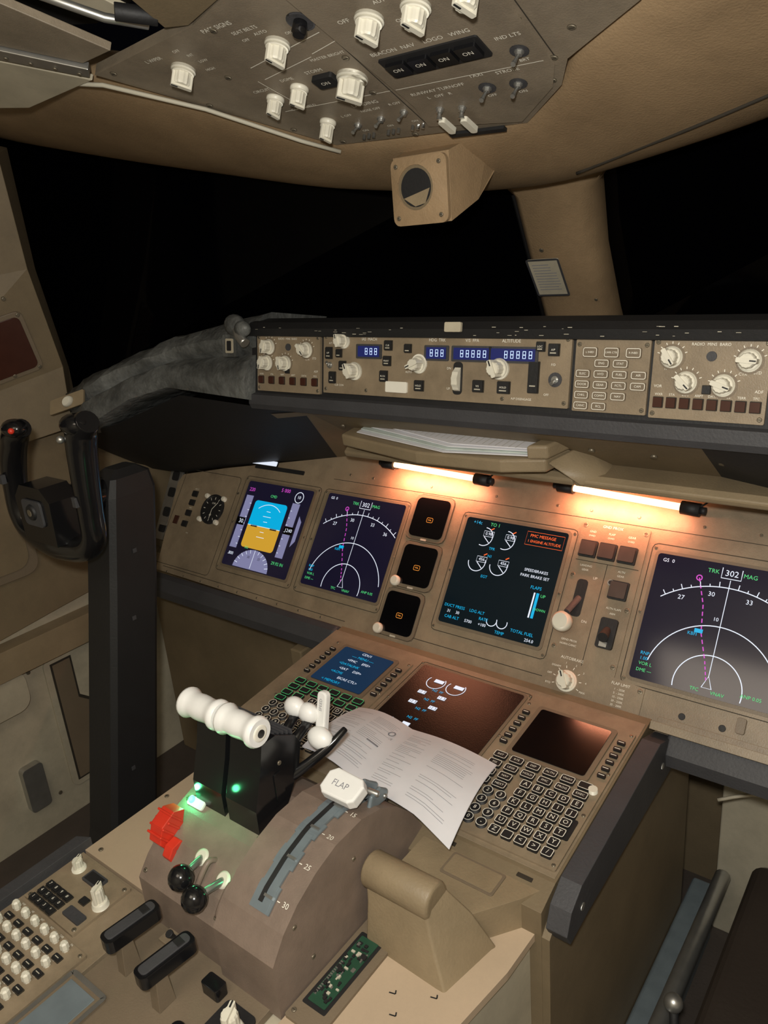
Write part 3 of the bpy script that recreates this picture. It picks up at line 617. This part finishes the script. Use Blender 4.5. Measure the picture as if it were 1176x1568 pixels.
TL,TR,BRr,BL=V((-.098,.768,.812)),V((.152,.757,.812)),V((.186,.584,.838)),V((-.058,.600,.862))
def S(s,t,h=0):
    p=TL.lerp(TR,s).lerp(BL.lerp(BRr,s),t); z=.009*math.sin(pi*min(1,s/.42)) if s<.42 else .006*math.sin(pi*(s-.42)/.58)
    z+=.008*math.sin(pi*t)-.015*(max(0,s-.8)*5)*t*t; return p+V((0,0,z+h))
nx,ny=24,12
for h in (0,.0015):
    g_=[[o.bm.verts.new(S(i/nx,j/ny,h)) for j in range(ny+1)] for i in range(nx+1)]
    for i in range(nx):
        for j in range(ny): o.face([g_[i][j],g_[i+1][j],g_[i+1][j+1],g_[i][j+1]],PAPER,True)
def pl(s0,s1,t,wd=.0035):
    n=4; a=[o.bm.verts.new(S(s0+(s1-s0)*k/n,t,.0024)) for k in range(n+1)]; b=[o.bm.verts.new(S(s0+(s1-s0)*k/n,t+wd,.0024)) for k in range(n+1)]
    for k in range(n): o.face([a[k],a[k+1],b[k+1],b[k]],INK)
random.seed(5)
for c0,c1 in ((.04,.19),(.22,.38),(.47,.62),(.70,.93)):
    t=.14
    while t<.9:
        if random.random()<.68: pl(c0,c0+(c1-c0)*random.choice((1,1,.9,.6)),t)
        t+=.026
pl(.30,.38,.55,.02)
f=Fr(S(.38,.3,.004),(1,0,0),(0,1,-.1)); o.arc(f,0,0,5,0,360,2,0,INK,14); o.text(f,'BOEING'[:0]+'NOTICE',-2,-12,6,0,INK)
o.done()
o=Ob('console_rear_deck')
o.prism(W,[(.121,.54),(.225,.54),(.27,.60),(.296,.645),(.121,.645)],.735,.782,TAN2)
o.box(W,.205,.602,.072,.036,.781,.7835,BR2,.003);o.box(W,.205,.602,.066,.030,.7835,.784,TAN2,.003); o.box(W,.155,.630,.02,.008,.782,.785,GAP); o.box(W,.26,.630,.02,.008,.782,.785,GAP)
o.done(.004,seg=3)
o=Ob('wrist_rest_housing')
R=[]
for x,r in ((.116,.0195),(.120,.022),(.205,.022),(.209,.020)): R.append([(x,.522+r*math.cos(2*pi*k/24),.812+r*math.sin(2*pi*k/24)) for k in range(24)])
o.loft(R,TAN2)
o.loft([[(.122,.505,.815),(.206,.505,.815),(.206,.542,.815),(.122,.542,.815)],[(.125,.500,.785),(.212,.50,.785),(.235,.552,.785),(.125,.55,.785)],[(.13,.484,.731),(.245,.478,.731),(.262,.565,.731),(.13,.56,.731)]],TAN2)
o.done(.003,seg=3)
# ================================================================ AISLE STAND
o=Ob('plywood_board')
o.prism(A,[(-290,388),(-128,388),(-128,640),(-290,640)],-12,-1,WOOD)
o.prism(A,[(114,350),(250,400),(272,460),(284,540),(290,690),(114,690)],-12,-1,WOOD)
for x,y in ((-270,400),(-280,520)): o.screw(A,x,y,3.5)
for x,y in ((205,430),(230,470),(190,450)): o.ln(A,x,y,x+7,y+2,1.5,-.6,MBLK); o.ln(A,x+7,y+2,x+5,y+6,1.5,-.6,MBLK)
o.done(.001)
o=Ob('aisle_stand')
o.box(W,-.015,.20,.55,.376,.2,.727,CREAM); o.prism(W,[(-.29,.388),(.112,.388),(.245,.40),(.268,.46),(.28,.60),(-.29,.60)],.2,.727,CREAM)
for y,z in ((.52,.65),(.53,.60),(.50,.56)): o.box(Fr((.2770,0,0),(.14,1,0),(0,0,1),1),y,z,.012,.0025,0,.001,MBLK)
o.box(A,-205,200,170,370,-12,-2,BR); o.box(A,-10,215,210,330,-12,-2,BR2); o.box(A,190,180,150,330,-12,-2,BR)
o.prism(W,[(-.31,-.05),(-.29,-.05),(-.29,.40),(-.31,.39)],.60,.752,DKG)
o.done(.002)
o=Ob('radio_keypad_panel'); o.box(A,-228,338,112,84,-2,2,BR,2); g=Fr(A.P(0,0,2),A.u,A.v)
for i in range(4):
    for j in range(3): o.btn(g,-268+i*13,301+j*12,10,9,MBLK,4); o.text(g,'147258369*0#'[i*3+j],-268+i*13,301+j*12,6,4.2,LBL)
o.knob(g,-262,362,17,16); o.box(g,-225,362,34,18,0,3,DKG,2); o.box(g,-225,362,28,13,3,3.5,MBLK); o.box(g,-196,314,34,14,0,3,DKG,2); o.btn(g,-206,334,11,9); 
o.knob(g,-182,342,19,28)
for x in (-278,-178):
    for y in (302,374): o.screw(g,x,y,3)
o.done(.0006)
o=Ob('audio_selector_panel'); o.box(A,-208,215,152,150,-2,2,BR,2)
for i in range(6):
    for j in range(6):
        x=-270+i*22; y=280-j*24; o.cyl(g,x,y,[(4,0),(4,3),(5.4,4),(5.0,11),(3.2,13)],WHT,14,flute=.1,sm=False)
        if j<5: o.btn(g,x+2,y-12,12,6.5,MBLK,3); o.box(g,x+2,y-12,7,1,3,3.2,LBLD)
        o.text(g,('VHF','HF','SAT','INT','CAB','PA')[i],x,y+8,3.6,.3,LBL)
for x in (-278,-138):
    for y in (145,285): o.screw(g,x,y,2.6)
o.done(.0005)
for x,y in ((-78,318),(-8,312)):
    o=Ob('stabilizer_cutout_handle'); F=A.at(x,y,0)
    o.prism(Fr(F.P(-7,-8,0),F.v,F.n),[(-10,-2),(12,-2),(8,42),(-6,42)],0,14,BR2); o.prism(F.at(0,6,0,-.12),rr(0,0,22,68,7),40,56,BLK); o.prism(F.at(0,6,0,-.12),rr(0,0,14,60,5),56,58,DKG); o.box(F.at(0,6,0,-.12),0,18,12,9,58,59,MBLK)
    o.done(.002)
o=Ob('guarded_toggle_switch'); o.box(A,-60,362,40,20,-2,2,BR,2); o.toggle(Fr(A.P(-60,362,2),A.u,A.v),0,0,0,-6,16,MBLK,4); o.box(A,30,345,26,16,-2,14,BLK,3); o.cyl(A,35,290,[(9,-2),(9,8),(7,11)],BLK,16); o.done(.001)
o=Ob('parking_brake_knob'); o.box(A,72,318,44,60,-2,1,MBLK,6); o.knob(Fr(A.P(0,0,1),A.u,A.v),84,322,24,30); o.done()
o=Ob('circuit_board_window'); F=A.at(138,442,0,0)
o.box(F,0,0,48,150,-2,3,BR2,3); o.box(F,-2,-2,32,104,2,3.6,MBLK,2); o.box(F,-2,-2,24,94,3.6,4.4,GREEND,1)
random.seed(9)
for i in range(60):
    x=random.uniform(-12,8); y=random.uniform(-44,40); o.box(F,x,y,random.uniform(1.5,5),random.uniform(2,6),4.4,random.uniform(5,7),random.choice((MBLK,MET,MBLK,MBLK,LBLD)))
for i in range(16): o.box(F,-11,-40+i*3,3,1.5,4.4,6,MET)
for x in (-18,18):
    for y in (-66,66): o.screw(Fr(F.P(0,0,3),F.u,F.v),x,y,3)
o.done(.0005)
o=Ob('clear_cover_box'); o.box(A,-95,210,62,120,-2,3,BR2,2); o.frame(A,-95,210,60,118,6,3.5,MET); o.box(A,-95,210,46,104,3,4,BLUEG); o.done(.001)
# ================================================================ YOKE
o=Ob('control_column')
R=[]
for cy,cz,w,dd in ((.50,.2,.042,.052),(.60,.50,.042,.052),(.70,.95,.041,.050),(.735,1.12,.040,.048),(.74,1.15,.034,.040),(.742,1.162,.018,.022)):
    R.append([(-.58+sx*w*(1 if k else .8),cy+sy*dd*(.8 if k else 1),cz) for sx,sy,k in ((-1,-1,0),(1,-1,0),(1,-1,1),(1,1,1),(1,1,0),(-1,1,0),(-1,1,1),(-1,-1,1))])
o.loft(R,MBLK,sm=False)
for z in (.62,.9,1.02): o.box(Fr((-.538,.0,z),(0,1,0),(0,0,1)),.66*1000+ (z-.8)*230,0,8,8,0,1,DKG)
o.done(.004)
dx=.014
o=Ob('control_yoke')
o.tube([(x+dx,y,z) for x,y,z in ((-.622,.60,1.262),(-.655,.602,1.245),(-.692,.607,1.20),(-.715,.61,1.14),(-.715,.61,1.095),(-.685,.61,1.068),(-.61,.61,1.058),(-.535,.61,1.064),(-.498,.61,1.09),(-.485,.607,1.14),(-.468,.602,1.21),(-.448,.598,1.268),(-.420,.596,1.288))],[.015,.022,.022,.020,.020,.021,.025,.021,.020,.020,.022,.024,.017],BLK,16,smooth=5)
F=Fr((-.60+dx,.60,1.13),(1,0,0),(0,0,1)); F.n=V((0,-1,0))
o.prism(F,[(-48,-55),(48,-55),(52,20),(30,42),(-30,42),(-52,20)],-26,24,BLK); o.prism(F,rr(0,-2,56,44,8),24,28,DKG); o.cyl(F,0,0,[(14,28),(12,32)],MBLK,20); o.cyl(F,0,0,[(6,32),(6,33)],SCR,14)
o.tube([(-.595+dx,.62,1.13),(-.582,.72,1.12)],.03,BLK)
o.ball((-.632+dx,.592,1.262),.019,BLK,1.3,1,.8); o.ball((-.445+dx,.59,1.283),.021,BLK,1.3,1,.8); o.ball((-.615+dx,.578,1.262),.005,RED); o.ball((-.468+dx,.575,1.262),.006,MET)
for x,z in ((-.70,1.17),(-.482,1.16)): o.box(Fr((x+dx,.585,z),(1,0,0),(0,0,1)),0,0,10,16,-4,4,DKG)
o.done(.003,seg=3)
o=Ob('flashlight_holder'); o.tube([(-.99,.47,.58),(-.99,.47,.70)],.055,DKG,24); o.tube([(-.99,.47,.695),(-.99,.47,.705)],.058,MET,24); o.box(W,-1.03,.47,.06,.04,.6,.64,MET); o.done()
o=Ob('console_base_cover'); F=Fr((0,0,0),(0,1,0),(0,0,1),1)
o.prism(F,[(.45,.2),(.45,.33),(1.2,.33),(1.2,.2)],.306,.345,BLUEG); o.tube([(.352,.5,.35),(.358,1.20,.36)],.014,MET); o.done(.006,seg=3)
o=Ob('rudder_pedal_cover'); o.prism(F,[(.55,.2),(.55,.46),(.62,.50),(1.10,.50),(1.15,.46),(1.15,.2)],.42,.95,LEATH); o.done(.02,seg=4)
o=Ob('seat_adjust_knob'); o.ball((.390,.80,.49),.013,MET); o.tube([(.390,.80,.49),(.40,.80,.34),(.40,.80,.20)],.006,MBLK); o.done()
o=Ob('loose_cable'); o.tube([(.36,1.10,.60),(.42,1.12,.62),(.50,1.14,.60),(.60,1.15,.61)],.003,CREAM,8,smooth=5); o.done()
# ================================================================ OVERHEAD
o=Ob('overhead_panel')
poly=[(-329,269),(-179,59),(-147,14),(130,-13),(201,50),(226,93),(319,153),(430,260),(430,640),(20,640),(20,329),(-116,290)]
o.prism(O,poly,-14,0,OVH)
o.prism(O,[(18,300),(22,70),(12,22),(128,-4),(193,54),(212,92),(212,300)],0,3,OVH)
g=Fr(O.P(0,0,3.1),O.u,O.v)
def tx(F,s,x,y,z=7): o.text(F,s,x,y,z*1.2,.3,LBL)
o.knob(O,-199,235,26,20,rot=.5); tx(O,'L WIPER',-220,262,6.5); tx(O,'OFF',-176,264,5.5); tx(O,'INT',-166,252,5); tx(O,'LOW',-160,238,5); tx(O,'HIGH',-166,222,5)
o.knob(O,-48,230,25,20,rot=.2); tx(O,'PASS SIGNS',-92,278,7.5); tx(O,'SEAT BELTS',-66,262,6); tx(O,'AUTO',-52,252,5.5); tx(O,'OFF',-78,248,5); tx(O,'ON',-22,240,5)
o.cyl(O,4,250,[(15,0),(15,1),(13,1)],DKG,24); o.cyl(O,4,250,[(7,0),(8,12),(6,15)],BLK,16)
for x,y in ((78,230),(132,228),(192,234)): o.knob(g,x,y,27,20,rot=.3)
tx(g,'OFF',50,236,7); tx(g,'AUTO',106,248,6); tx(g,'ON',106,216,6)
o.prism(g,rr(102,150,122,36,3),0,2,MBLK)
for i,s in enumerate(('BEACON','NAV','LOGO','WING')): x=58+i*29; o.prism(g,rr(x,150,25,21,2),2,6,BLK); o.text(g,'ON',x,151,8,6.3,LBL); tx(g,s,x-2+i*2,177,7)
for x,y,s,t_ in ((190,128,'IND LTS','BRT'),(126,78,'TAXI','OFF'),(162,74,'STROBE','ON')):
    o.cyl(g,x,y,[(10,0),(10,1)],DKG,16); o.toggle(g,x,y,0,8,18,MET,2.2); tx(g,s,x,y+26,6.5); tx(g,t_,x-2,y-16,5.5)
for x,y in ((50,56),(77,50)): o.toggle(g,x,y,0,-2,12,MET,3); o.prism(g.at(x,y-12,8),rr(0,-8,9,30,3),0,6,WHT)
tx(g,'RUNWAY TURNOFF',70,94,6.5); tx(g,'L   OFF   R',66,82,6)
o.ln(g,24,110,205,104,1,.3,LBL)
o.prism(O,rr(-43,155,30,20,3),0,6,MBLK); o.text(O,'ON',-43,155,8,6.4,LBL); tx(O,'STORM',-48,172,6.5); tx(O,'MASTER BRIGHT',-12,190,5.5)
o.knob(O,-12,146,32,24,rot=.6); o.knob(O,-90,150,20,20); o.knob(O,-138,142,20,20,rot=.1); o.knob(O,-112,72,19,22,rot=.2)
tx(O,'DOME',-92,170,6); tx(O,'CIRCUIT',-142,162,6); tx(O,'GLARESHIELD',-118,112,5.5)
for i,x in enumerate((-78,-38,0)): o.toggle(O,x,52+i*4,0,8,14,MET,2); tx(O,('L OFF','NOSE OFF','R OFF')[i],x,76+i*2,5.5); tx(O,'ON',x,36,5)
for k in range(3):
    for x in (-80,-40,-2): o.cyl(O,x-8+k*8,26,[(2.2,0),(2.2,6)],MET,8)
tx(O,'LANDING',-36,92,7.5)
for a in ((-150,112,14,106),(-118,180,-30,196),(-116,205,10,228),(-130,180,-118,112),(-25,200,18,210)): o.ln(O,*a,1,.3,LBL)
o.ln(O,10,20,20,300,1.4,.3,GAP)
for x,y in ((-300,262),(-240,160),(-175,70),(-130,20),(-20,6),(-100,275),(-10,110),(6,180),(6,300),(120,2),(196,62),(214,100),(208,170),(208,240),(250,140),(300,180),(330,300),(30,90),(-160,200)): o.screw(O,x,y,4.5)
o.prism(O,[(30,-6),(104,-12),(104,-4),(30,2)],3,7,MBLK)
o.ln(O,216,96,222,340,1.4,.3,GAP); o.ln(O,319,160,222,300,1,.3,GAP)
o.done(.0006)
o=Ob('overhead_access_frame')
F=Fr(O.P(0,0,-60),O.u,O.v)
o.prism(F,[(-720,400),(-330,275),(-110,300),(30,340),(30,700),(-720,700)],-6,0,MBLK)
F=Fr(O.P(0,0,0),O.u,O.v)
o.prism(F,[(-335,272),(-318,285),(-560,520),(-600,510)],-6,4,MET)
for i in range(12): o.cyl(F,-338-i*21,284+i*20,[(3,4),(3,6)],SCR,8)
o.prism(F,[(-345,262),(-612,505),(-760,500),(-760,330),(-520,250)],-8,0,CREAM)
o.prism(F,[(-318,292),(-255,296),(-300,420),(-420,540),(-580,540)],-10,0,OVH)
o.prism(F,[(-240,300),(-205,300),(-240,420),(-300,520),(-350,520)],-34,-26,CREAM)
o.prism(F,[(-120,292),(-150,300),(-130,420),(-20,560),(20,560),(20,329)],-8,0,OLIVE)
o.tube([F.P(-180,300,-10),F.P(-200,340,0),F.P(-260,420,-5)],.005,MET); o.tube([F.P(-150,310,-6),F.P(-175,345,2)],.009,MBLK)
o.done(.002)
o=Ob('compass_bracket')
F=Fr((-.021,.905,1.556),(1,0,0),(0,0,1)); F.n=V((0,-1,0))
o.prism(F,rr(0,0,88,84,10),-6,0,TAN)
n=24
ro=[F.P(44*max(-1,min(1,1.25*math.cos(2*pi*k/n))),42*max(-1,min(1,1.25*math.sin(2*pi*k/n))),0) for k in range(n)]
ri=[F.P(-4+28*math.cos(2*pi*k/n),4+28*math.sin(2*pi*k/n),3) for k in range(n)]
o.loft([ro,ri],TAN,cap=False,sm=False)
o.cyl(F,-4,4,[(27.5,-.5),(27.5,1.2)],OLIVE,28); o.cyl(F,-4,4,[(24,1.2),(24,1.4)],MBLK,28)
o.prism(F,[(-24,-8),(18,2),(10,-16),(-6,-19)],1.5,2,TAN2)
for x,y in ((-34,32),(34,32),(-34,-32),(34,-32)): o.screw(Fr(F.P(0,0,2),F.u,F.v),x,y,3)
o.loft([[(-.065,.912,1.600),(-.065,.912,1.515),(.023,.912,1.515),(.023,.912,1.600)],[(-.055,1.0,1.63),(-.055,.98,1.54),(.030,.97,1.54),(.035,1.0,1.63)],[(-.04,1.08,1.64),(-.04,1.04,1.60),(.035,1.04,1.60),(.035,1.08,1.64)]],TAN,sm=False)
o.done(.005,seg=3)
# ================================================================ LIGHTS / CAMERA / WORLD
def light(name,kind,loc,e,size=.05,col=(1,1,1),rot=(0,0,0)):
    l=bpy.data.lights.new(name,kind); l.energy=e; l.color=col
    if kind=='AREA': l.size=size
    else: l.shadow_soft_size=size
    ob=bpy.data.objects.new(name,l); ob.location=loc; ob.rotation_euler=rot; bpy.context.collection.objects.link(ob); return ob
light('flash_lamp','POINT',(.60,-.03,1.57),32,.02,(1,.97,.90))
light('ambient_fill_light','AREA',(.1,-.35,1.97),3.5,.5,(1,.85,.68))  # unseen soft area lamp added behind the camera for ambient fill
w=bpy.data.worlds.new('night'); w.use_nodes=True; w.node_tree.nodes['Background'].inputs[0].default_value=(.001,.001,.0015,1); w.node_tree.nodes['Background'].inputs[1].default_value=1; sc.world=w
r=V((.795,.142,-.590)).normalized(); f=V((963,-500,1178)); f=(f-r*f.dot(r)).normalized(); d=f.cross(r)
cam=bpy.data.cameras.new('camera'); cam.sensor_fit='VERTICAL'; cam.sensor_height=36; cam.lens=36*1178/1568; cam.clip_start=.01
co=bpy.data.objects.new('camera',cam); bpy.context.collection.objects.link(co)
mx=Matrix(((r.x,-r.y,-r.z,.6),(f.x,-f.y,-f.z,0),(-d.x,d.y,d.z,1.5),(0,0,0,1))); co.matrix_world=mx
sc.camera=co
sc.view_settings.view_transform='Standard'
